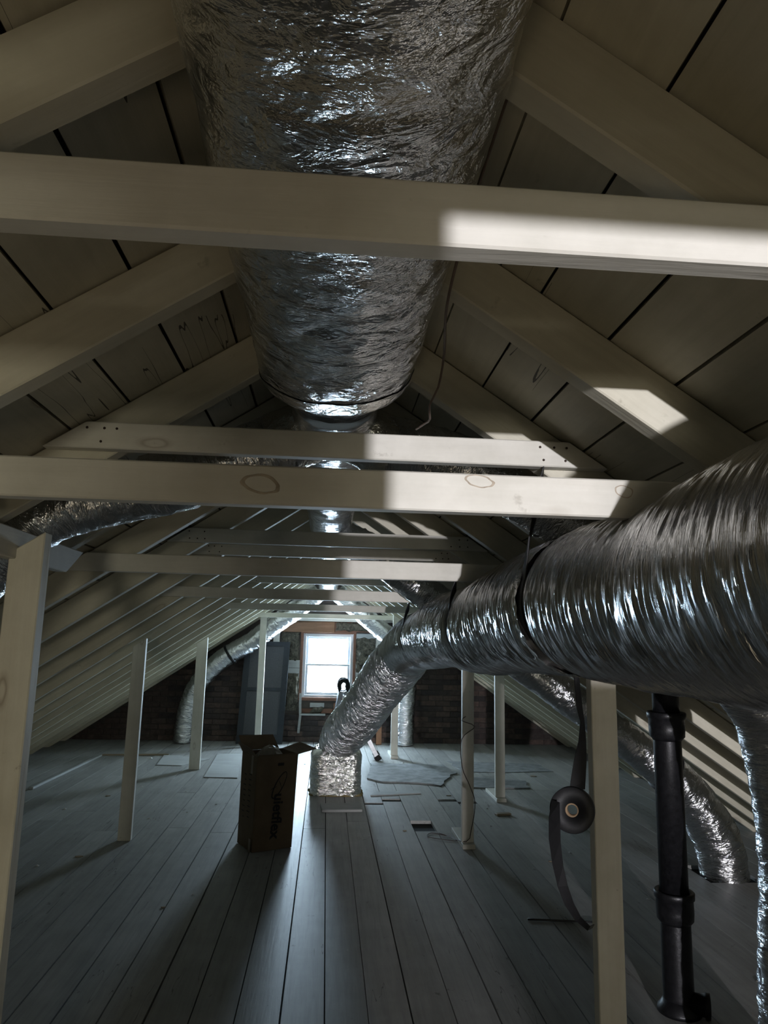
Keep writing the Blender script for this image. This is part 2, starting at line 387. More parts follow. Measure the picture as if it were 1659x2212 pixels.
# ---- floor
floor = mk('floor', boxv(-3.85, 3.85, YR - .1, YF + .1, -.12, -.03), BOXF, DARK); floor['kind'] = 'structure'
PW = .1707; PX0 = .043
HOLES = [(-.98, -.17, -2.30, -1.0), (2.42, 2.80, 4.58, 4.92), (.70, .82, 5.75, 6.07), (.56, .74, 6.75, 6.86), (1.13, 1.22, 6.76, 6.85), (.40, .55, 6.62, 6.70), (1.28, 1.45, 6.68, 6.76)]  # first hole is unseen, added for the fill lamp
k0 = int(math.floor((-3.6 - PX0) / PW))
for k in range(k0, k0 + 43):
    x0 = PX0 + k * PW; x1 = x0 + PW; xc = (x0 + x1) / 2
    if x1 > 3.66: break
    iv = [(YR + .005, YF - .005)]
    for hx0, hx1, hy0, hy1 in HOLES:
        if hx0 - .03 < xc < hx1 + .03:
            nv = []
            for a, b2 in iv:
                if a < hy0 < hy1 < b2: nv += [(a, hy0), (hy1, b2)]
                else: nv.append((a, b2))
            iv = nv
    for a, b2 in iv:
        y = a
        while y < b2 - .02:
            e = y + random.uniform(3.0, 5.0)
            if 2.6 < e < 5.7: e = 5.7 + (e - 2.6) * .6
            if b2 - e < 1.0: e = b2
            gl_, gr_ = random.choice((.0015, .0025, .004, .005)), random.choice((.0015, .0025, .0035))
            zt = random.uniform(-.0012, 0)
            lumber('plank', ((x0 + gl_ + x1 - gr_) / 2, y + .0015, zt - .0125), ((x0 + gl_ + x1 - gr_) / 2, e - .0015, zt - .0125), x1 - x0 - gl_ - gr_, .025, FLOORM, floor, side=(1, 0, 0), bev=0)
            y = e
# ---- roof : one structure, sheathing boards and rafters are its pieces
def slab_poly(off0, off1):
    e = 3.95
    return [(-e, zsh(e) + off0), (0, ZR + off0), (e, zsh(e) + off0), (e, zsh(e) + off1), (0, ZR + off1), (-e, zsh(e) + off1)]
ceiling = prism_y('ceiling', slab_poly(.040, .14), YR - .3, YF + .3, FELT); ceiling['kind'] = 'structure'
BX = .138
edges = [0.012] + [.144 + BX * i for i in range(27)]
for sg in (-1, 1):
    for i in range(len(edges) - 1):
        g = random.choice((.002, .004, .007, .008)); xa, xb = edges[i] + g / 2, edges[i + 1] - g / 2
        y = YR
        while y < YF - .02:
            e = y + random.uniform(4.0, 6.5)
            if YF - e < 1.5: e = YF
            xm = (xa + xb) / 2; t = .022
            cz = zsh(xm) + t / 2 / CS + random.uniform(0, .004)
            lumber('sheathing_board', (sg * xm, y + .001, cz), (sg * xm, e - .001, cz), (xb - xa) / CS, t, SHEATH, ceiling, side=(1, 0, -sg * SL), bev=0)
            y = e
RT = .048
for k in KS:
    y = Y0 + DY * k
    for sg in (-1, 1):
        dd = random.uniform(-.004, .004)
        poly = [(sg * .0, ZU), (sg * .0, ZR - .002), (sg * 3.7, zsh(3.7) - .002), (sg * 3.7, zund(3.7))]
        # local x along the rafter so that the grain follows it
        L_ = 3.7 / CS; ax = Vector((sg * CS, 0, -SN)); up = Vector((sg * SN, 0, CS)); sd = Vector((0, 1, 0))
        dep = (ZR - ZU) * CS - .002
        m_ = Vector((0, y + RT / 2 + dd, ZU))
        W = Matrix(((ax.x, sd.x, up.x, m_.x), (ax.y, sd.y, up.y, m_.y), (ax.z, sd.z, up.z, m_.z), (0, 0, 0, 1)))
        q = RT / 2; t0 = SL * dep
        v = [(.002, -q, 0), (L_, -q, 0), (L_, q, 0), (.002, q, 0), (t0 * 0 + .002 - dep * (-SN / CS) * 0 - 0, -q, dep), (L_, -q, dep), (L_, q, dep), (.002, q, dep)]
        # plumb cut at the ridge : x offset so that world x = 0 at both top and bottom
        v[4] = (-dep * SN / CS + .002, -q, dep); v[7] = (-dep * SN / CS + .002, q, dep)
        o = mk('rafter', v, BOXF if sg > 0 else [tuple(reversed(f)) for f in BOXF], PAINT_R, ceiling, W=W)
        bevel_mesh(o.data, .003)

# ---- gable walls
def gable(name, y0, y1, wx0, wx1, wz0, wz1, mat):
    e = 3.9; r = setting(name, (0, y0, 0))
    def part(poly): prism_y('wall_panel', poly, y0, y1, mat, r)
    part([(-e, -.1), (wx0, -.1), (wx0, zsh(wx0) + .1), (-e, zsh(e) + .1)])
    part([(wx1, -.1), (e, -.1), (e, zsh(e) + .1), (wx1, zsh(wx1) + .1)])
    part([(wx0, -.1), (wx1, -.1), (wx1, wz0), (wx0, wz0)])
    part([(wx0, wz1), (wx1, wz1), (wx1, zsh(wx1) + .1), (max(0, wx0), ZR + .1) if wx0 < 0 < wx1 else ((wx0 + wx1) / 2, zsh((wx0 + wx1) / 2) + .1), (wx0, zsh(wx0) + .1)])
    return r
wall_far = gable('wall_far', YF, YF + .12, -.33, .39, .60, 1.49, WALLB)
wall_rear = gable('wall_rear', YR - .12, YR, -.06, .66, .60, 1.49, PAINT)
# unseen panel added behind the camera to cut off the top of the sun beam
hd = prism_y('beam_top_blocker', [(-.12, 1.703), (.62, 1.703), (.62, zsh(.62) - .004), (0, ZR - .004), (-.12, zsh(.12) - .004)], -1.165, -1.135, PAINT); hd['kind'] = 'structure'
hd = box('beam_post_blocker', .50, .68, -2.52, -2.48, -.02, 1.2, PAINT); hd['kind'] = 'structure'  # unseen panel added to keep the sun beam off the right-hand posts
# bricks of the far gable
BL, BH, BJ = .198, .064, .0095
cand = []
for j in range(18):
    z = .004 + j * (BH + BJ)
    x = -3.5 + (.104 if j % 2 else 0)
    while x < 3.5:
        a, b2 = x, x + BL
        ok = z + BH < min(zsh(a), zsh(b2)) - .01
        if z > .33 and b2 > -.58 and a < .70: ok = False
        if z > 1.25: ok = False
        if ok: cand.append((a + BL / 2, z))
        x += BL + BJ
cand.sort(key=lambda c: (0 if (-1.95 < c[0] < 3.2) else 1, abs(c[0] - .2)))
bmv = []
for i in range(4):
    me = bpy.data.meshes.new('brick'); jx = lambda: random.uniform(-.003, .003)
    vv = [(x + jx(), y + jx() * .5, z + jx() * .6) for x, y, z in boxv(-BL / 2, BL / 2, -.035, .03, 0, BH)]
    me.from_pydata(vv, [], BOXF); me.update(); me.materials.append(BRICK); bmv.append(me)
for i, (x, z) in enumerate(cand[:290]):
    o = bpy.data.objects.new('brick', bmv[i % 4])
    place(o, Matrix.Translation((x, YF - .0 + random.uniform(-.006, .006), z)), wall_far)
rest_v, rest_f = [], []
for x, z in cand[290:]:
    n_ = len(rest_v); rest_v += boxv(x - BL / 2, x + BL / 2, YF - .035, YF + .03, z, z + BH); rest_f += [tuple(i + n_ for i in f) for f in BOXF]
if rest_v:
    o = mk('brick_field', rest_v, rest_f, BRICK, wall_far); o['kind'] = 'stuff'
box('mortar_bed', -3.4, -.60, YF - .022, YF + .002, 0, 1.3, MORTAR, wall_far)
box('mortar_bed', .71, 3.4, YF - .022, YF + .002, 0, 1.3, MORTAR, wall_far)
box('mortar_bed', -.60, .71, YF - .022, YF + .002, 0, .365, MORTAR, wall_far)
# studs, header, pale boards of the far gable
def wb(name, x0, x1, z0, z1, mat, dy=.0, t=.02): return box(name, x0, x1, YF - .004 - t - dy, YF - .002 - dy, z0, z1, mat, wall_far, bev=.002)
wb('header_plank', -.64, .11, 1.505, 1.66, RAWW, .0, .03)
wb('header_plank', .115, .72, 1.52, 1.66, TRIMW, .0, .012)
wb('wall_stud', -.75, -.665, 1.28, 1.70, PAINT, .0, .05)
wb('wall_stud', .705, .785, .40, 1.70, PAINT, .0, .05)
for i, (z0, z1) in enumerate(((.80, .89), (.895, 1.0), (1.005, 1.11), (.66, .795))): wb('wall_board', -.56, -.345, z0, z1, GREYW)
for i, (z0, z1) in enumerate(((.90, 1.0), (1.005, 1.11), (1.42, 1.5), (.80, .895))): wb('wall_board', .41, .70, z0, z1, GREYW)
wb('wall_ledge', -.33, .02, .362, .385, GREYW, .0, .09)
wb('plate_beam', -1.05, 1.05, 1.665, 1.72, PAINT, .05, .05)
wb('wall_board', -.33, .12, .39, .45, TRIMW, 0, .02); wb('wall_board', -.20, .0, .47, .53, GREYW, 0, .03)
wb('wall_board', .13, .69, .39, .53, TRIMW, 0, .015)

def window(name, yi, sgn, x0, x1, z0, z1, GLASS=GLASS):
    """sgn = +1 : wall face looks toward -y (far gable)"""
    r = setting(name, ((x0 + x1) / 2, yi, z0))
    def b(nm, a0, a1, d0, d1, c0, c1, mat, p):
        ya, yb = sorted((yi + sgn * d0, yi + sgn * d1)); return box(nm, a0, a1, ya, yb, c0, c1, mat, p, bev=.002)
    # casing
    b('casing', x0 - .035, x0 + .005, -.028, .01, z0 - .03, z1 + .03, TRIMW, r); b('casing', x1 - .005, x1 + .035, -.028, .01, z0 - .03, z1 + .03, TRIMW, r)
    b('casing', x0 - .035, x1 + .035, -.026, .01, z1 - .002, z1 + .03, TRIMW, r); b('sill', x0 - .04, x1 + .04, -.035, .02, z0 - .04, z0 + .002, TRIMW, r)
    # vinyl frame
    fw = .045
    b('frame_jamb', x0 + .005, x0 + fw, -.01, .10, z0 + .002, z1 - .002, WHITEV, r); b('frame_jamb', x1 - fw, x1 - .005, -.01, .10, z0 + .002, z1 - .002, WHITEV, r)
    b('frame_head', x0 + fw, x1 - fw, -.01, .10, z1 - fw, z1 - .002, WHITEV, r); b('frame_sill', x0 + fw, x1 - fw, -.01, .10, z0 + .002, z0 + fw * .8, WHITEV, r)
    zm = (z0 + z1) / 2 + .005
    for nm, c0, c1, d in (('lower_sash', z0 + fw * .8, zm + .015, .02), ('upper_sash', zm - .015, z1 - fw, .055)):
        s_ = b(nm, x0 + fw, x0 + fw + .035, d, d + .03, c0, c1, WHITEV, r)
        b('stile', x1 - fw - .035, x1 - fw, d, d + .03, c0, c1, WHITEV, s_)
        b('rail', x0 + fw + .035, x1 - fw - .035, d, d + .03, c0, c0 + .035, WHITEV, s_); b('rail', x0 + fw + .035, x1 - fw - .035, d, d + .03, c1 - .03, c1, WHITEV, s_)
        b('pane', x0 + fw + .033, x1 - fw - .033, d + .012, d + .016, c0 + .033, c1 - .028, GLASS, s_)
    return r
window('window_1', YF, 1, -.33, .39, .60, 1.49)
window('window_2', YR, -1, -.06, .66, .60, 1.49, GLASS2)  # unseen rear window, added with tinted panes for light from behind

# insulation in the far gable
def fuzzy(name, x0, x1, z0, z1, yf, label, th=.05, nx=22, nz=26, seed=0):
    v, f = [], []
    for j in range(nz + 1):
        for i in range(nx + 1):
            u, t = i / nx, j / nz; x = x0 + (x1 - x0) * u; z = z0 + (z1 - z0) * t
            n_ = noise.fractal(Vector((x * 9 + seed, z * 9, seed)), .8, 2.1, 4)
            ed = min(u, 1 - u, t, 1 - t) * 6; ed = min(1, ed)
            x += noise.noise(Vector((z * 14, seed, 1))) * .03 * (1 if i in (0, nx) else .3)
            z += noise.noise(Vector((x * 14, seed, 5))) * .03 * (1 if j in (0, nz) else .3)
            v.append((x, yf - th * ed * (.55 + .6 * n_), z))
    for j in range(nz):
        for i in range(nx):
            a = j * (nx + 1) + i; f.append((a, a + 1, a + nx + 2, a + nx + 1))
    o = mk(name, v, f, INSUL, None, smooth=True); return tag(o, label, 'insulation', 'insulation stuffed in the far gable')
fuzzy('insulation_batt', -.64, -.39, 1.06, 1.50, YF - .005, 'dark shaggy insulation batt left of the bright window', seed=1)
fuzzy('insulation_batt', -.56, -.37, .42, .93, YF - .027, 'ragged insulation hanging low beside the dark screen door', seed=2)
fuzzy('insulation_batt', .43, .70, .96, 1.44, YF - .027, 'dark shaggy insulation batt right of the bright window', seed=3)
fuzzy('insulation_batt', .13, .70, 1.535, 1.655, YF - .018, 'strip of dark insulation above the window beside the brown header plank', th=.04, seed=4)
fuzzy('insulation_batt', -.18, -.02, .386, .47, YF - .03, 'pale clump of insulation on the ledge below the window', th=.05, nx=12, nz=10, seed=5)

# ------------------------------------------------------------------ collar ties
def tie(k, z0, z1, label, tilt=0.0, y=None, bolts=True):
    yk = (Y0 + DY * k if y is None else y) - .021; th = .036
    zm = (z0 + z1) / 2; hw = (ZR - zm) / SL - .012; dz = tilt
    c_ = (z1 - z0) / 2 / SL
    r = lumber('collar_tie', (-hw, yk, zm - dz), (hw, yk, zm + dz), th, z1 - z0, PAINT, None, c0=c_, c1=c_)
    tag(r, label, 'beam', 'collar ties between the rafters')
    if bolts:
        for sg in (-1, 1):
            for i in range(3):
                for j in range(2):
                    if random.random() < .75:
                        xx = sg * (hw - .06 - i * .035 + random.uniform(-.008, .008)); zz = zm + (j - .5) * (z1 - z0) * .5
                        lathe('nail_head', (xx, yk - th / 2 - .0012, zz), [(.0035, 0), (.0035, .002), (.002, .003)], BOLT, r, seg=8, axis=(0, 1, 0))
    return r
tie(-1, 1.885, 1.965, 'painted collar tie overhead behind the viewer', bolts=False)
tie(0, 1.890, 1.970, 'nearest and largest collar tie, right half brightly sunlit, under the thick overhead duct', bolts=False)
t2 = tie(1, 1.684, 1.758, 'long collar tie with an oval knot and a sunlit right half, second nearest', bolts=False)
tie(2, 1.918, 1.990, 'angled-end collar tie with nails just above the knotted tie, at the duct junction')
tie(4, 1.690, 1.765, 'long low collar tie whose right end disappears behind the big flexible duct', bolts=False)
tie(5, 1.890, 1.960, 'angled-end collar tie directly below the narrow end of the ridge duct')
tie(6, 1.892, 1.955, 'angled-end collar tie partly hidden behind the long low tie, with dark nail heads')
tie(7, 1.678, 1.745, 'low collar tie fourth of the long ones, with a short sunlit patch', bolts=False)
tie(10, 1.90, 1.965, 'upper collar tie in shade deep in the attic under the ridge duct')
tie(11, 1.685, 1.748, 'thin-looking low collar tie second to last before the bright window', bolts=False)
tie(13, 1.90, 1.965, 'upper collar tie farthest from the viewer near the gable')
tie(16, 1.685, 1.745, 'last low collar tie just in front of the bright window gable', bolts=False)
def knot(parent, x, y, z, a, b, seed, w=.0045):
    # a raised oval growth ring around a knot in the board
    v, f = [], []
    for i in range(40):
        t = 2 * math.pi * i / 40; n_ = noise.noise(Vector((math.cos(t) * 1.5 + seed, math.sin(t) * 1.5, seed)))
        for r_, d in ((1 - w / b * .6, .0), (1.0, -.0012), (1 + w / b * (.7 + .5 * n_), .0)):
            v.append((x + a * r_ * (1 + .1 * n_) * math.cos(t), y + d - .0004, z + b * r_ * (1 + .15 * n_) * math.sin(t) - .12 * a * math.cos(t)))
    for i in range(40):
        k = (i + 1) % 40
        for q in range(2): f.append((i * 3 + q, i * 3 + q + 1, k * 3 + q + 1, k * 3 + q))
    mk('knot', v, f, KNOTM, parent, smooth=True)
y2 = Y0 + DY - .039
knot(t2, -.130, y2, 1.722, .032, .0155, 1.0, .003); knot(t2, .275, y2, 1.744, .026, .011, 2.0, .0015); knot(t2, .555, y2, 1.735, .017, .011, 3.0, .0014)
# ------------------------------------------------------------------ posts
def post(x, y, label, wd=.088, dp=.05, foot=False, ztop=None, lean=0.0, slant=True):
    POSTM_ = POSTM if y < 4 else PAINT
    zt = (zund(x) - .004) if ztop is None else ztop
    z0 = .034 if foot else .0005
    r = thing('post', (x, y, 0), label, 'post', 'painted posts under the rafters')
    c_ = SL * wd / 2 * (1 if x < 0 else -1) if slant else 0
    q, d = wd / 2, dp / 2
    v = [(x - q, y - d, z0), (x + q, y - d, z0), (x + q, y + d, z0), (x - q, y + d, z0),
         (x - q + lean, y - d, zt - c_ ), (x + q + lean, y - d, zt + c_), (x + q + lean, y + d, zt + c_), (x - q + lean, y + d, zt - c_)]
    # local x = vertical so that the grain runs upward
    W = Matrix(((0, 0, 1, x), (0, -1, 0, y), (1, 0, 0, z0), (0, 0, 0, 1)))
    Wi = W.inverted(); lv = [tuple(Wi @ Vector(p)) for p in v]
    o = mk('shaft', lv, BOXF, POSTM_, r, W=W); bevel_mesh(o.data, .003)
    if foot:
        box('foot_plate', x - .045, x + .045, y - .07, y + .40, .001, .033, PAINT, r, bev=.002)
    return r
p1 = post(-.802, 1.975, 'thick foreground post at the left edge carrying a short angled board', .088, .05, ztop=1.68)
tag(lumber('purlin', (-.845, 1.30, 1.676), (-.845, 2.40, 1.672), .036, .080, PAINT, None, side=(1, 0, 0), c1=.07), 'short painted board end with nails resting against the left foreground post', 'board')
post(-1.372, 5.49, 'slim post standing on the floor left of the cardboard box', .092, .045)
post(-1.378, 8.23, 'post in front of the curved flexible duct at the left of the far wall', .115, .05)
post(-.862, 9.93, 'thin far post crossing in front of the dark screen door', .085, .06)
post(.876, 9.10, 'far post on a small plate right of the step ladder', .085, .05, foot=True)
post(1.050, 5.34, 'post on a foot plate with a thin wire tied round it', .085, .05, foot=True)
post(1.640, 6.80, 'short bluish post on a foot plate under the right slope, half behind the big duct', .09, .04, foot=True)
post(.965, 2.50, 'large cream foreground post with brown scuffs beside the roll of black strap', .090, .05, slant=True)

# ------------------------------------------------------------------ ducts
def nz3(s, th, p, f1, f2, seed=0.0):
    return noise.noise(Vector((s * f1 + seed, math.cos(th) * f2, math.sin(th) * f2)))
# main ridge trunk
def trunk_disp(s, th, p):
    a = nz3(s, th, p, 7, 1.6, 3) * .006 + nz3(s, th, p, 24, 4, 9) * .003
    return a
def trunk_r(s, L):
    # big wrapped trunk, flattened under the rafters
    y = -1.1 + s
    a, b = .192, .100
    if .55 < y < .72: a -= .004 * math.sin((y - .55) / .17 * math.pi); b -= .002
    if y > 1.74:
        t = min(1, (y - 1.74) / .14); t = t * t * (3 - 2 * t); a = a * (1 - t) + .125 * t; b = b * (1 - t) + .085 * t
    return (a, b)
trunk = thing('ridge_duct', (0, 0, 2.0), 'huge crinkled foil-wrapped trunk duct running overhead along the ridge', 'duct')
tube('wrapped_trunk', [(0, -1.1, 2.112), (0, .2, 2.112), (0, 1.2, 2.112), (0, 1.65, 2.113), (0, 1.95, 2.113)], trunk_r, FOIL_TRUNK, trunk, ds=.012, seg=110, disp=trunk_disp)
# wrap seams
for yy, ln_ in ((1.69, .10),):
    tube('tape_band', [(0, yy, 2.112), (0, yy + ln_ / 2, 2.112), (0, yy + ln_, 2.112)], (lambda a0: (lambda s, L: tuple(q + .0015 for q in trunk_r(a0 + s, 0))))(yy + 1.1), FOIL_TAPE, trunk, ds=.01, seg=110, disp=(lambda a0: (lambda s, th, p: trunk_disp(a0 + s, th, p)))(yy + 1.1), cap=False)
tube('narrow_trunk', [(0, 1.9, 2.108), (0, 4, 2.108), (0, 7, 2.100), (0, 9.9, 2.10)], (.122, .098), FOIL_SMALL, trunk, ds=.02, seg=56, disp=lambda s, th, p: nz3(s, th, p, 26, 3, 1) * .005)
for sg in (-1, 1):
    tube('takeoff_collar', [(sg * .02, 2.18, 2.11), (sg * .13, 2.18, 2.06), (sg * .20, 2.18, 2.02)], .100, FOIL_TAPE, trunk, ds=.012, seg=48, disp=lambda s, th, p: nz3(s, th, p, 40, 5, 4) * .006)

def flexdisp(amp, fs, ft, seed, rib=.0):
    def d(s, th, p):
        v = nz3(s, th, p, fs, ft, seed) * amp + nz3(s, th, p, fs * 2.7, ft * 1.7, seed + 5) * amp * .6
        if rib: v += math.sin(s * 2 * math.pi / .03 + th) * rib
        return v
    return d
# big flexible duct on the right, turning down to the floor box
STR = (1.86, 2.98, 4.66)
def flex_r(s, L):
    y = -.1 + s; r = .192 + .010 * max(0, min(1, (1.5 - y) / .6))
    for q in STR:
        r -= .016 * math.exp(-((y - q) / .06) ** 2)
    r -= .008 * math.exp(-((y - 1.28) / .12) ** 2) if y < 2 else 0
    return r
bigflex = thing('flexible_duct', (.68, 2.2, 1.3), 'large silver flexible duct slung along the right, bending down to the floor box', 'duct')
bf_path = [(.70, -.1, 1.56), (.695, .5, 1.560), (.69, .95, 1.555), (.69, 1.28, 1.543), (.687, 1.6, 1.548), (.685, 1.9, 1.55), (.68, 2.5, 1.535), (.675, 2.98, 1.50), (.67, 3.7, 1.505), (.665, 4.3, 1.47), (.655, 4.75, 1.445), (.63, 5.1, 1.42), (.58, 5.45, 1.33), (.50, 5.75, 1.17), (.41, 6.08, .98), (.305, 6.50, .755), (.215, 6.86, .60), (.155, 7.10, .47), (.140, 7.165, .37)]
tube('jacket', bf_path[:13], flex_r, FOIL_FLEX, bigflex, ds=.0042, seg=100, disp=flexdisp(.0034, 105, 2.6, 2.0))
tube('drop_jacket', [(.605, 5.33, 1.365)] + bf_path[13:], lambda s, L: .188 + .012 * min(1, s / .4) + .005 * math.sin(s * 5) - (.016 * max(0, (s - L + .3) / .3)), FOIL_DROP, bigflex, ds=.008, seg=96, disp=flexdisp(.008, 34, 3.5, 7.0))
tube('foil_tape_seam', [(.686, 1.872, 1.549), (.686, 1.905, 1.55), (.685, 1.94, 1.549)], .186, FOIL_TAPE, bigflex, ds=.008, seg=90, disp=lambda s, th, p: .003 + nz3(s, th, p, 60, 9, 4) * .006, cap=False)
def strap_loop(xc, y, zc, r, ztop, xt, label, wd=.022):
    r0 = thing('hanger_strap', (xc, y, zc - r), label, 'strap', 'black straps hanging the big duct')
    pts, wv = [], []
    for i in range(41):
        th = math.radians(-200 + i * 220 / 40 + 0)   # around the underside
        rq = r - .011 * min(1, max(0, (i - 6) / 6)) if i < 30 else r - .011
        pts.append((xc + rq * math.cos(th), y, zc + rq * math.sin(th))); wv.append((0, wd * (1 - .55 * min(1, max(0, (i - 2) / 8))), 0))
    ribbon('loop_band', pts, wv, .003, BLACKS, r0)
    a = pts[0]
    tw = [(a[0], y, a[2]), (a[0] + (xt - a[0]) * .3, y, a[2] + (ztop - a[2]) * .35), (a[0] + (xt - a[0]) * .7, y - .005, a[2] + (ztop - a[2]) * .7), (xt, y, ztop)]
    ribbon('tail_band', tw, [(0, wd, 0), (.006, wd * .8, 0), (.012, wd * .5, 0), (.006, wd * .9, 0)], .003, BLACKS, r0)
    b_ = pts[-1]
    ribbon('tail_band', [b_, (b_[0] + .0, y, (b_[2] + zund(b_[0])) / 2), (b_[0], y, zund(b_[0]) - .003)], [(0, wd, 0)] * 3, .003, BLACKS, r0)
    return r0
strap_loop(.685, 1.86, 1.549, .1815, 1.917, .575, 'black hanger strap nearest the viewer pinching the big silver duct')
strap_loop(.675, 2.985, 1.50, .1815, 1.689, .535, 'black hanger strap in the middle of the big silver duct by a low tie')
strap_loop(.658, 4.665, 1.45, .1815, 1.677, .53, 'black hanger strap at the far bend of the big silver duct')

# floor plenum box wrapped in foil
plen = thing('duct_floor_box', (.137, 7.17, 0), 'bright foil-wrapped floor box at the foot of the big silver duct', 'duct box')
def superbox(name, cx, cy, hx, hy, z0, z1, mat, parent, p=6.0, ns=96, nh=44, amp=.007):
    v, f, uv = [], [], []
    rings = []
    for j in range(nh + 1):
        t = j / nh; z = z0 + (z1 - z0) * t; sh = 1.0
        if t > .86: q = (t - .86) / .14; sh = 1 - .18 * q * q
        if t < .06: sh = 1.03 - .03 * t / .06
        rings.append((z, sh))
    rings += [(z1 + .004, .70), (z1 + .006, .40), (z1 + .006, .02)]
    for j, (z, sh) in enumerate(rings):
        for i in range(ns):
            th = 2 * math.pi * i / ns; c_, s_ = math.cos(th), math.sin(th)
            rr = (abs(c_) ** p + abs(s_) ** p) ** (-1 / p)
            d = noise.fractal(Vector((c_ * rr * 3, s_ * rr * 3, z * 9)), .9, 2.0, 4) * amp + noise.noise(Vector((c_ * rr * 1.2, s_ * rr * 1.2, z * 2.5))) * amp * 1.6
            v.append((cx + (hx * sh + d) * rr * c_, cy + (hy * sh + d) * rr * s_, z + (d * .5 if j > 0 else 0)))
    nr = len(rings)
    for j in range(nr - 1):
        for i in range(ns):
            k = (i + 1) % ns; f.append((j * ns + i, j * ns + k, (j + 1) * ns + k, (j + 1) * ns + i))
            u0, u1 = i / ns * 1.9, (i + 1) / ns * 1.9; w0, w1 = j / nh * .5, (j + 1) / nh * .5
            uv.append(((u0, w0), (u1, w0), (u1, w1), (u0, w1)))
    f.append(tuple((nr - 1) * ns + i for i in range(ns))); uv.append([(0, 0)] * ns)
    return mk(name, v, f, mat, parent, smooth=True, uvs=uv)
superbox('foil_wrap', .137, 7.17, .240, .235, .002, .405, FOIL_BOX, plen)
tube('collar', [(.147, 7.145, .425), (.145, 7.152, .412), (.143, 7.158, .400)], .197, BLACKS, plen, ds=.012, seg=60, cap=False)
fl_v, fl_f = [], []
for i in range(96):
    th = 2 * math.pi * i / 96; c_, s_ = math.cos(th), math.sin(th); rr = (abs(c_) ** 6 + abs(s_) ** 6) ** (-1 / 6)
    n_ = max(-.6, noise.noise(Vector((c_ * 4, s_ * 4, 2))) * 1.3)
    for q, (off, zz) in enumerate(((-.012, .022), (.004 + .012 * n_, .010 + .008 * n_), (.009 + .018 * n_, .001))):
        fl_v.append((.137 + (.245 + off) * rr * c_, 7.17 + (.238 + off) * rr * s_, zz))
for i in range(96):
    k = (i + 1) % 96
    for q in range(2): fl_f.append((i * 3 + q, i * 3 + q + 1, k * 3 + q + 1, k * 3 + q))
mk('fibreglass_edge', fl_v, fl_f, FLUFF, plen, smooth=True)

def branch(name, label, path, rad, mat=None, ds=.014, seg=52, seed=0, amp=.006, cat='duct', fs=30, ft=2.5):
    r = thing(name, path[-1], label, cat)
    tube('jacket', path, rad, mat or FOIL_SMALL, r, ds=ds, seg=seg, disp=flexdisp(amp, fs, ft, seed)); return r
branch('branch_duct', 'foil branch duct leaving the trunk junction and running down to the left behind the ties',
       [(-.14, 2.18, 2.05), (-.40, 2.18, 1.94), (-.62, 2.18, 1.865), (-.80, 2.18, 1.815), (-.93, 2.18, 1.72), (-1.06, 2.17, 1.57), (-1.3, 2.17, 1.30), (-1.7, 2.18, .95), (-2.1, 2.2, .6), (-2.2, 2.2, .25), (-2.2, 2.2, .012)], lambda s, L: .098 if s < .45 or s > 1.0 else .090, seed=4)
branch('branch_duct', 'foil branch duct running down the right roof bay and dropping at the right picture edge',
       [(.14, 2.18, 2.06), (.40, 2.18, 2.00), (.70, 2.18, 1.855), (1.0, 2.18, 1.63), (1.28, 2.22, 1.42), (1.45, 2.28, 1.25), (1.515, 2.30, 1.0), (1.53, 2.30, .75), (1.50, 2.29, .45), (1.49, 2.30, .012)], lambda s, L: .092 if s < 1.3 else .130, seed=8)
nb = branch('branch_duct', 'shiny flexible duct curving down to a floor hole beneath the right rafters',
       [(.08, 4.41, 2.06), (.30, 4.43, 1.955), (.50, 4.48, 1.82), (.75, 4.55, 1.65), (1.2, 4.6, 1.345), (1.7, 4.63, 1.005), (2.0, 4.65, .80), (2.27, 4.68, .60), (2.45, 4.70, .40), (2.56, 4.71, .20), (2.60, 4.71, -.025)], lambda s, L: .108 + .040 * min(1, max(0, (s - 2.2) / .9)), seed=12, amp=.008)
pt = Vector((2.22, 4.675, .645)); tg = Vector((.27, .03, -.21)).normalized()
tube('strap_band', [pt - tg * .014, pt, pt + tg * .014], .140, BLACKS, nb, ds=.01, seg=48, cap=True)
fl = branch('branch_duct', 'flexible duct with a black band descending along the left roof by the far wall',
       [(-.12, 9.93, 2.06), (-.36, 9.95, 1.86), (-.70, 10.02, 1.61), (-1.02, 10.08, 1.36), (-1.36, 10.1, 1.15), (-1.60, 10.12, .93), (-1.78, 10.14, .66), (-1.86, 10.15, .35), (-1.88, 10.15, .012)], .132, seed=20, amp=.007)
pt = Vector((-1.31, 10.1, 1.18)); tg = Vector((-.34, .02, -.23)).normalized()
tube('strap_band', [pt - tg * .016, pt, pt + tg * .016], .143, BLACKS, fl, ds=.01, seg=40)
branch('branch_duct', 'flexible duct standing at the far wall behind the slanting big duct on the right',
       [(.12, 9.93, 2.06), (.42, 9.95, 1.82), (.72, 10.02, 1.58), (.98, 10.08, 1.36), (1.12, 10.1, 1.08), (1.14, 10.12, .75), (1.12, 10.14, .4), (1.12, 10.15, .012)], .128, seed=25, amp=.007)
# ------------------------------------------------------------------ unseen block added behind the viewer, shapes the beam's left edge
blk = thing('beam_edge_blocker', (.016, -1.41, 0), 'grey sheet metal block added behind the viewer to shade the left side', 'duct')
box('blocker_body', -.13, .163, -1.62, -1.20, .0, 1.86, SHEETM, blk, bev=.004)
box('blocker_panel', -.10, .135, -1.197, -1.188, .15, 1.2, SHEETM, blk, bev=.002)
tube('blocker_collar', [(0.01, -1.45, 1.85), (0.01, -1.42, 1.98), (0, -1.3, 2.09), (0, -1.09, 2.112)], (.12, .10), FOIL_TAPE, blk, ds=.02, seg=40)

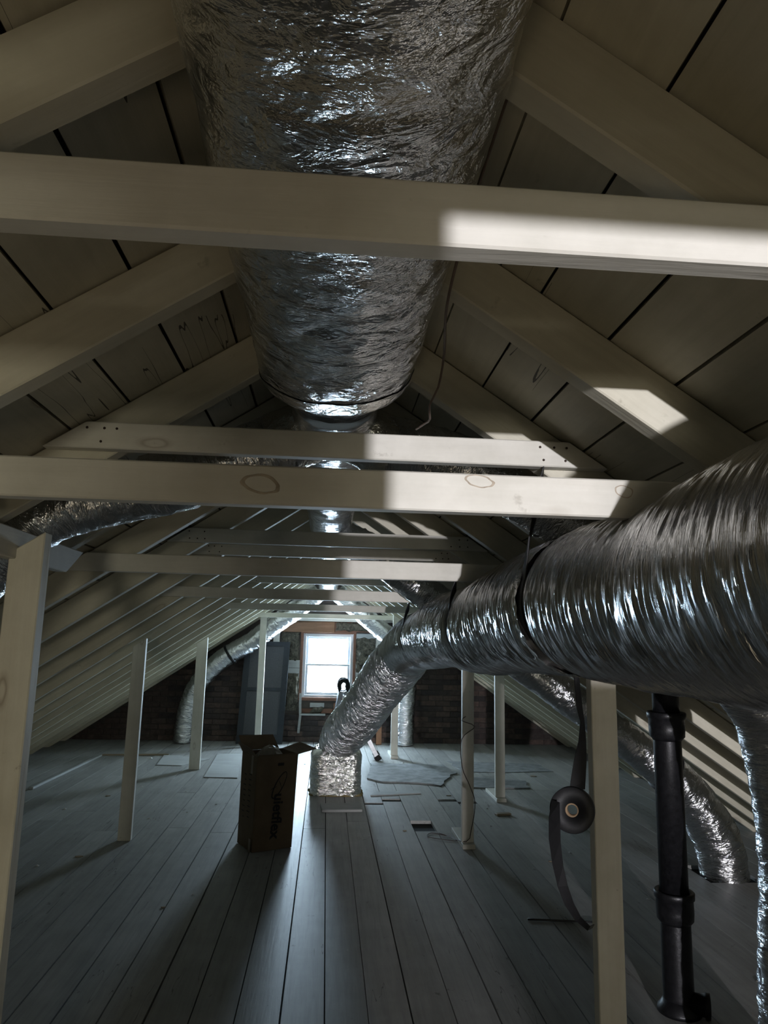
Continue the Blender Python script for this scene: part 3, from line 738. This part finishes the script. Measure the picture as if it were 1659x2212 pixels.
# ------------------------------------------------------------------ cast iron vent stack
px, py = 1.465, 3.06
pipe = thing('vent_pipe', (px, py, 0), 'black cast iron vent stack with hub joints standing on the right', 'pipe')
lathe('shaft', (px, py, 0), [(.061, .001), (.060, .06), (.059, .37), (.058, .38)], IRON, pipe)
lathe('shaft', (px, py, 0), [(.057, .40), (.057, 1.08), (.057, 1.09)], IRON, pipe)
lathe('shaft', (px, py, 0), [(.055, 1.12), (.055, 1.46)], IRON, pipe)
def hub(z0, z1):
    lathe('hub', (px, py, 0), [(.057, z0 - .018), (.072, z0), (.074, z0 + .03), (.073, z1 - .03), (.079, z1 - .026), (.080, z1 - .004), (.076, z1), (.058, z1 - .004), (.057, z1 - .006)], IRON, pipe)
hub(.345, .452); hub(1.065, 1.165)
lathe('cleanout_stub', (px + .03, py - .03, .045), [(.04, 0), (.04, .055), (.046, .055), (.046, .075), (.02, .078)], IRON, pipe, axis=(.9, -.45, 0), seg=24)
lathe('base_collar', (px, py, 0), [(.085, .001), (.083, .015), (.070, .03), (.060, .05)], IRON, pipe)

# ------------------------------------------------------------------ roll of black strap hanging by the post
roll = thing('strap_roll', (.80, 2.34, .86), 'roll of black hanger strap dangling beside the cream foreground post', 'strap roll')
ra = Vector((-.40, -.91, .10)).normalized(); rc = Vector((.800, 2.345, .925))
lathe('wound_strap', rc - ra * .022, [(.021, 0), (.067, 0), (.069, .002), (.069, .042), (.067, .044), (.021, .044), (.021, 0)], BLACKS, roll, axis=ra, seg=56)
lathe('cardboard_core', rc - ra * .020, [(.0165, 0), (.0208, 0), (.0208, .0405), (.0165, .0405), (.0165, 0)], KRAFT, roll, axis=ra, seg=36)
P_ = [(.842, 2.40, 1.345), (.846, 2.40, 1.30), (.848, 2.395, 1.24), (.856, 2.39, 1.19), (.850, 2.38, 1.13), (.838, 2.37, 1.07), (.826, 2.36, 1.01), (.820, 2.352, .985)]
Wd = [(.010, .003, 0), (.010, .004, 0), (.011, .003, 0), (.008, .004, 0), (.014, .004, 0), (.022, .003, 0), (.025, .002, 0), (.025, .0, 0)]
ribbon('hanging_strap', P_, Wd, .003, BLACKS, roll)
P_ = [(.740, 2.325, .955), (.733, 2.32, .90), (.731, 2.315, .84), (.738, 2.31, .77), (.752, 2.31, .71), (.775, 2.32, .655), (.805, 2.33, .61), (.845, 2.35, .575), (.885, 2.42, .555)]
Wd = [(.006, -.020, 0), (.012, -.018, 0), (.013, -.016, 0), (.013, -.012, 0), (.013, -.008, .004), (.011, -.008, .006), (.008, -.004, .006), (.004, -.003, .007), (.003, -.002, .006)]
ribbon('loose_tail', P_, Wd, .003, BLACKS, roll)

# ------------------------------------------------------------------ cardboard box
e1 = Vector((.893, .450, 0)); e2 = Vector((-.450, .893, 0)); BA, BB, BHH = .292, .280, .625
Cc = Vector((-.453, 5.187, 0)); nz = Vector((0, 0, 1)); ln = Vector((-.012, .0, 0))
cb = thing('cardboard_box', tuple(Cc + e1 * BA / 2 + e2 * BB / 2), 'tall open brown cardboard carton with loose flaps on the floor', 'box')
def P(a, b, z): return Cc + e1 * a + e2 * b + nz * z + ln * (z / BHH) * -1
def slab(name, q, th, mat, parent):
    q = [Vector(p) for p in q]; n_ = (q[1] - q[0]).cross(q[3] - q[0]).normalized() * th
    v = [tuple(p) for p in q] + [tuple(p + n_) for p in q]
    return mk(name, v, [(3, 2, 1, 0), (4, 5, 6, 7), (0, 1, 5, 4), (1, 2, 6, 5), (2, 3, 7, 6), (3, 0, 4, 7)], mat, parent)
tk = .005
slab('front_panel', [P(0, 0, .002), P(BA, 0, .002), P(BA + .008, -.004, BHH), P(-.008, -.004, BHH)], -tk, CARD, cb)
slab('side_panel', [P(0, BB, .002), P(0, 0, .002), P(-.008, -.004, BHH), P(-.008, BB + .004, BHH)], -tk, CARD, cb)
slab('side_panel', [P(BA, 0, .002), P(BA, BB, .002), P(BA + .008, BB + .004, BHH), P(BA + .008, -.004, BHH)], -tk, CARD, cb)
slab('back_panel', [P(BA, BB, .002), P(0, BB, .002), P(-.008, BB + .004, BHH), P(BA + .008, BB + .004, BHH)], -tk, CARD, cb)
slab('bottom_panel', [P(0.006, .006, .006), P(BA - .006, .006, .006), P(BA - .006, BB - .006, .006), P(.006, BB - .006, .006)], tk, CARD, cb)
H = BHH + .001
slab('flap', [P(-.008, BB, H), P(BA - .02, BB, H), P(BA - .06, BB + .035, H + .095), P(-.03, BB + .045, H + .10)], tk, CARD, cb)
slab('flap', [P(-.008, 0, H), P(-.008, BB, H), P(-.045, BB - .005, H + .065), P(-.038, .04, H + .05)], -tk, CARD, cb)
slab('flap', [P(BA + .006, 0, H), P(BA + .006, BB, H), P(BA + .125, BB - .05, H + .045), P(BA + .145, -.01, H + .030)], tk, CARD, cb)
slab('flap', [P(0.01, .004, H), P(BA - .01, .004, H), P(BA - .03, .10, H - .05), P(.03, .11, H - .035)], tk, CARD, cb)
lv, lf = [], []
for j in range(13):
    for i in range(13):
        a, b2 = .02 + (BA - .04) * i / 12, .04 + (BB - .06) * j / 12
        dm = math.sin(i / 12 * math.pi) * math.sin(j / 12 * math.pi)
        lv.append(tuple(P(a, b2, H - .06 + .105 * dm + .02 * noise.noise(Vector((i * .6, j * .6, 3))))))
for j in range(12):
    for i in range(12): lf.append((j * 13 + i, j * 13 + i + 1, j * 13 + i + 14, j * 13 + i + 13))
mk('crumpled_liner', lv, lf, PLAST, cb)
# printing : the word runs down the front panel
def face_quad(name, a0, a1, z0, z1, mat, face='front', off=.0012):
    if face == 'front': q = [P(a0, -.0045 - off, z0), P(a1, -.0045 - off, z0), P(a1, -.0045 - off, z1), P(a0, -.0045 - off, z1)]
    else: q = [P(-.0085 - off, a1, z0), P(-.0085 - off, a0, z0), P(-.0085 - off, a0, z1), P(-.0085 - off, a1, z1)]
    return slab(name, q, .0006, mat, cb)
def text_mesh(name, body, size, face, a, z, mat, rot=-90, shear=0.0, xs=1.0, weight=0.0):
    cu = bpy.data.curves.new(name, 'FONT'); cu.body = body; cu.size = size; cu.shear = shear; cu.offset = weight; cu.resolution_u = 3
    to = bpy.data.objects.new('tmp_text', cu); C.objects.link(to); bpy.context.view_layer.update()
    dg = bpy.context.evaluated_depsgraph_get(); me = bpy.data.meshes.new_from_object(to.evaluated_get(dg)); bpy.data.objects.remove(to)
    c_, s_ = math.cos(math.radians(rot)), math.sin(math.radians(rot)); vs = []
    for v in me.vertices:
        x, y = v.co.x * xs, v.co.y; u, t = x * c_ - y * s_, x * s_ + y * c_
        vs.append(tuple(P(a + u, -.0062, z + t) if face == 'front' else P(-.0104, a - u, z + t)))
    fs = [tuple(p.vertices) for p in me.polygons]; bpy.data.meshes.remove(me)
    return mk(name, vs, fs, mat, cb)
text_mesh('printed_word', 'uietflex', .102, 'front', .140, .372, INK, rot=-93, weight=.003, xs=.97)
# big swash capital Q
qv, qf = [], []
def stroke(pts, wds):
    n0 = len(qv)
    for i, (u, t) in enumerate(pts):
        p0 = Vector(pts[max(0, i - 1)]); p1_ = Vector(pts[min(len(pts) - 1, i + 1)]); d = (p1_ - p0).normalized(); n_ = Vector((-d.y, d.x)) * wds[i] / 2
        for s_ in (-1, 1): qv.append(tuple(P(u + s_ * n_.x, -.0062, t + s_ * n_.y)))
    for i in range(len(pts) - 1): qf.append((n0 + 2 * i, n0 + 2 * i + 1, n0 + 2 * i + 3, n0 + 2 * i + 2))
qs = []
for i in range(37):
    t = 2 * math.pi * i / 36 + .6; u, z_ = .042 * math.cos(t), .090 * math.sin(t); an = math.radians(22)
    qs.append((.170 + u * math.cos(an) - z_ * -math.sin(an) * 1.0, .425 + z_ * math.cos(an) + u * math.sin(an)))
stroke(qs, [.005 + .004 * abs(math.sin(i / 36 * math.pi)) for i in range(37)])
stroke([(.165, .455), (.178, .43), (.187, .405)], [.002, .004, .002]); stroke([(.105, .395), (.125, .408), (.15, .415)], [.002, .005, .003])
mk('printed_initial', qv, qf, INK, cb)
face_quad('handle_slot', .150, .195, .553, .572, INK, 'front')
face_quad('tape_strip', .055, .090, .50, .622, PTAPE, 'side'); face_quad('tape_strip', .010, .045, .002, .085, PTAPE, 'side')
for i in range(9):
    zz = .49 - i * .035
    face_quad('printed_line', .07, .07 + random.uniform(.035, .06), zz, zz + .006, INK, 'side'); face_quad('printed_line', .165, .165 + random.uniform(.025, .05), zz - .012, zz - .006, INK, 'side')

# ------------------------------------------------------------------ far end things
sc = thing('screen_door', (-.86, 10.15, 0), 'dark framed two-panel screen door leaning against the far brick wall', 'screen door')
def sp_(x, z, d=0): return Vector((x + .03 * z, 10.12 + z * .14 + d, z + .002))
def sbar(nm, x0, x1, z0, z1, mat, d=0, th=.03):
    q = [sp_(x0, z0, d), sp_(x1, z0, d), sp_(x1, z1, d), sp_(x0, z1, d)]; return slab(nm, q, -th, mat, sc)
sbar('stile', -1.17, -1.09, 0, 1.36, SCRF); sbar('stile', -.63, -.55, 0, 1.36, SCRF)
sbar('rail', -1.09, -.63, 0, .12, SCRF); sbar('rail', -1.09, -.63, 1.30, 1.36, SCRF); sbar('rail', -1.09, -.63, .69, .735, SCRF)
sbar('mesh_panel', -1.09, -.63, .12, .69, SCRM, .012, .004); sbar('mesh_panel', -1.09, -.63, .735, 1.30, SCRM, .012, .004)

# step ladder
ld = thing('step_ladder', (.37, 8.95, 0), 'small folding aluminium ladder standing behind the slanting duct, hinge against the window', 'ladder')
top = Vector((.22, 9.02, .83))
for yy in (8.90, 9.20):
    t_ = Vector((.20, yy, .80)); lumber('rail', (.055, yy, .012), tuple(t_), .024, .055, ALU, ld, side=(0, 1, 0))
    t2 = Vector((.245, yy, .80)); lumber('rail', tuple(t2), (.655, yy, .04), .024, .055, ALU, ld, side=(0, 1, 0))
    lumber('rubber_foot', (.645, yy, .055), (.68, yy, .004), .034, .075, RUBBER, ld, side=(0, 1, 0)); box('rubber_foot', .025, .085, yy - .02, yy + .02, .0005, .03, RUBBER, ld)
    ring = []
    hv, hf = [], []
    for i in range(17):
        a = math.radians(-40 + i * 260 / 16); ro, ri = (.080 + .012 * math.cos(2 * a)), .030
        for r_ in (ri, ro):
            for dy in (-.013, .013): hv.append((.228 + r_ * math.cos(a) * .85, yy + dy, .86 + r_ * math.sin(a) * 1.35))
    for i in range(16):
        b0 = 4 * i
        hf += [(b0, b0 + 2, b0 + 6, b0 + 4), (b0 + 1, b0 + 5, b0 + 7, b0 + 3), (b0 + 2, b0 + 3, b0 + 7, b0 + 6), (b0, b0 + 4, b0 + 5, b0 + 1)]
    hf += [(0, 1, 3, 2), (64, 66, 67, 65)]
    mk('hinge', hv, hf, RUBBER, ld)
for t in (.28, .62):
    a = Vector((.655, 0, .04)).lerp(Vector((.245, 0, .80)), t); lumber('rung', (a.x, 8.91, a.z), (a.x, 9.19, a.z), .03, .03, ALU, ld, side=(1, 0, 0))
    a = Vector((.055, 0, .012)).lerp(Vector((.20, 0, .80)), t); lumber('rung', (a.x, 8.91, a.z), (a.x, 9.19, a.z), .03, .03, ALU, ld, side=(1, 0, 0))
lumber('spreader_bar', (.10, 8.885, .28), (.54, 8.885, .26), .006, .022, ALU, ld)

tag(lumber('wood_offcut', (.765, 10.18, .001), (.775, 10.335, .31), .075, .03, RAWW, None, side=(1, 0, 0)), 'short orange-brown timber offcut leaning on the far wall by the ladder', 'wood')
cv = [(-.335, YF - .062, .66), (-.335, YF - .065, .5), (-.328, YF - .062, .35), (-.34, YF - .06, .2), (-.345, YF - .055, .12)]
tag(ribbon('metal_strip', cv, [(.017, 0, 0)] * 5, .004, GREYW), 'pale narrow strip hanging down the wall left below the window', 'strip')

# ------------------------------------------------------------------ wires
tag(wire('hanging_wire', [(.245, .80, 2.255), (.225, .90, 2.20), (.205, 1.05, 2.12), (.205, 1.25, 2.075), (.232, 1.45, 2.06), (.235, 1.55, 2.02), (.225, 1.62, 2.00), (.235, 1.68, 1.985), (.232, 1.74, 1.992), (.215, 1.80, 1.993)], .0028, WIREM), 'thin reddish wire dangling from the right rafters to a collar tie', 'wire')
wp = [(1.03, 5.305, .90), (1.0, 5.30, .87), (1.095, 5.30, .83), (1.0, 5.30, .74), (1.005, 5.305, .55), (1.06, 5.30, .42), (1.10, 5.31, .30), (1.07, 5.30, .12), (1.03, 5.28, .05), (.93, 5.62, .006), (.84, 5.68, .006), (.80, 5.58, .006), (.90, 5.50, .008), (1.0, 5.47, .006), (.96, 5.56, .012), (.90, 5.68, .006)]
tag(wire('loose_wire', wp, .0028, WIREB), 'thin dark wire looped round a post and coiled on the floor', 'wire')

# ------------------------------------------------------------------ floor litter
def irregular(poly, amp, seed, sub=5):
    out = []
    for i in range(len(poly)):
        a, b2 = Vector(poly[i]), Vector(poly[(i + 1) % len(poly)])
        for k in range(sub):
            p = a.lerp(b2, k / sub); n_ = noise.noise(Vector((p.x * 7 + seed, p.y * 7, seed))); m_ = noise.noise(Vector((p.x * 7, p.y * 7 + seed, seed + 4)))
            out.append((p.x + n_ * amp, p.y + m_ * amp))
    return out
def sheet(name, poly, th, mat, label, cat, amp=.03, seed=0, z=.0008, sub=5): return tag(prism(name, irregular(poly, amp, seed, sub), z, z + th, mat), label, cat)
sheet('linoleum_sheet', [(.46, 7.75), (.64, 7.58), (.97, 7.55), (1.18, 7.42), (1.38, 7.95), (1.46, 8.10), (1.40, 8.58), (.56, 8.68)], .014, LINO, 'large torn grey linoleum sheet on the floor right of the foil box', 'floor sheet', .05, 1)
sheet('linoleum_sheet', [(1.46, 7.34), (2.08, 7.33), (2.12, 7.69), (1.55, 7.90)], .012, LINO, 'smaller torn linoleum piece behind the wired post', 'floor sheet', .03, 2)
sheet('linoleum_sheet', [(1.55, 8.2), (2.6, 8.25), (2.55, 8.75), (1.5, 8.9)], .005, LINO, 'linoleum remnant in the dark right far corner', 'floor sheet', .05, 3)
sheet('plywood_panel', [(-1.20, 7.77), (-.86, 7.75), (-.98, 9.24), (-1.28, 9.24)], .008, GREYW, 'thin grey plywood panel on the floor behind the carton', 'panel', .004, 4)
sheet('plywood_panel', [(-1.83, 8.45), (-1.55, 8.42), (-1.32, 8.86), (-1.9, 9.15)], .007, GREYW, 'small plywood patch near the left far duct', 'panel', .01, 5)
sheet('floor_board', [(.46, 6.95), (.94, 7.07), (.94, 7.20), (.50, 7.10)], .009, GREYW, 'loose splintered board lying flat just right of the foil box', 'board', .012, 6)
tag(lumber('batten', (-2.66, 7.14, .012), (-2.60, 9.0, .012), .03, .022, GREYW, None, side=(1, 0, 0)), 'long thin batten along the floor by the left eave', 'batten')
tag(lumber('batten', (-2.60, 9.06, .010), (-1.84, 9.12, .010), .025, .018, SCRAPW, None, side=(0, 1, 0)), 'dark batten across the floor in front of the left far duct', 'batten')
tag(lumber('wood_board', (0.005, 6.44, .012), (.345, 6.46, .012), .24, .022, GREYW, None, side=(0, 1, 0)), 'small grey board with a pale front edge lying in front of the foil box', 'board')
tag(lumber('wood_block', (1.47, 6.245, .010), (1.60, 6.275, .010), .05, .018, SCRAPW, None, side=(0, 1, 0)), 'small dark wood block on the floor between the two right posts', 'wood')
tag(wire('metal_rod', [(1.11, 4.0, .006), (1.28, 3.98, .006), (1.46, 3.955, .006)], .005, IRON), 'thin dark rod lying on the floor left of the foreground post', 'rod')
SCR = ['left of the slim left post', 'behind the slim left post', 'in the bare centre foreground', 'between slim left post and carton', 'just left of the carton', 'far left beyond the slim post', 'between the two left posts', 'by the left foreground post', 'near the long thin batten',
       'right of the splintered board', 'right of the wired post', 'between the two right posts', 'under the right slope near the pipe', 'right of the short bluish post', 'on the torn linoleum left part', 'on the torn linoleum right part', 'beside the far right post', 'behind the carton in window light', 'in front of the screen door', 'left of the far thin post', 'by the vent pipe', 'in the shadow of the carton', 'by the small plywood patch', 'near the left far duct']
CHP = ['at the shadow of the slim left post', 'in the left foreground', 'left of the coiled wire', 'near the left batten', 'in front of the wired post', 'by the right foil duct foot', 'beyond the wired post', 'in the dark right far corner']
for i, (x, y, s_) in enumerate([(-1.75, 4.92, .022), (-1.09, 6.31, .016), (.15, 3.66, .006), (-1.35, 6.1, .018), (-.9, 6.6, .013), (-2.1, 6.4, .02), (-1.25, 7.1, .015), (-2.2, 5.3, .018), (-1.7, 7.3, .02),
                                (.95, 6.5, .015), (1.35, 5.9, .016), (1.45, 6.5, .018), (1.75, 5.2, .02), (1.9, 6.1, .018), (.62, 8.9, .03), (.95, 8.75, .025), (.9, 9.3, .03), (-.2, 8.6, .02), (-.5, 9.3, .022), (-1.0, 9.5, .025), (1.9, 4.3, .015), (-.7, 4.4, .009), (-2.0, 8.9, .04), (-1.6, 9.4, .03)]):
    n_ = 7; poly = [(x + s_ * random.uniform(.35, 1) * math.cos(2 * math.pi * k / n_), y + s_ * random.uniform(.35, 1) * math.sin(2 * math.pi * k / n_)) for k in range(n_)]
    v = [(a, b2, .0008) for a, b2 in poly] + [(x, y, .0012 + s_ * .35)]
    o = mk('litter_scrap', v, [tuple(reversed(range(n_)))] + [(k, (k + 1) % n_, n_) for k in range(n_)], PAPER)
    tag(o, 'tiny pale crumpled scrap on the floor ' + SCR[i], 'scrap', 'pale scraps littering the floor')
for i, (x, y, s_) in enumerate([(-1.56, 5.11, .03), (-.82, 4.21, .015), (.65, 5.76, .018), (-1.9, 6.9, .03), (1.55, 5.0, .018), (1.95, 3.3, .02), (1.2, 7.0, .03), (2.3, 8.0, .05)]):
    n_ = 8; poly = [(x + s_ * random.uniform(.6, 1) * math.cos(2 * math.pi * k / n_), y + s_ * .6 * random.uniform(.6, 1) * math.sin(2 * math.pi * k / n_)) for k in range(n_)]
    o = prism('debris_chip', poly, .0006, .005, SCRAPW); tag(o, 'small flat dark chip on the floor ' + CHP[i], 'chip', 'dark chips littering the floor')
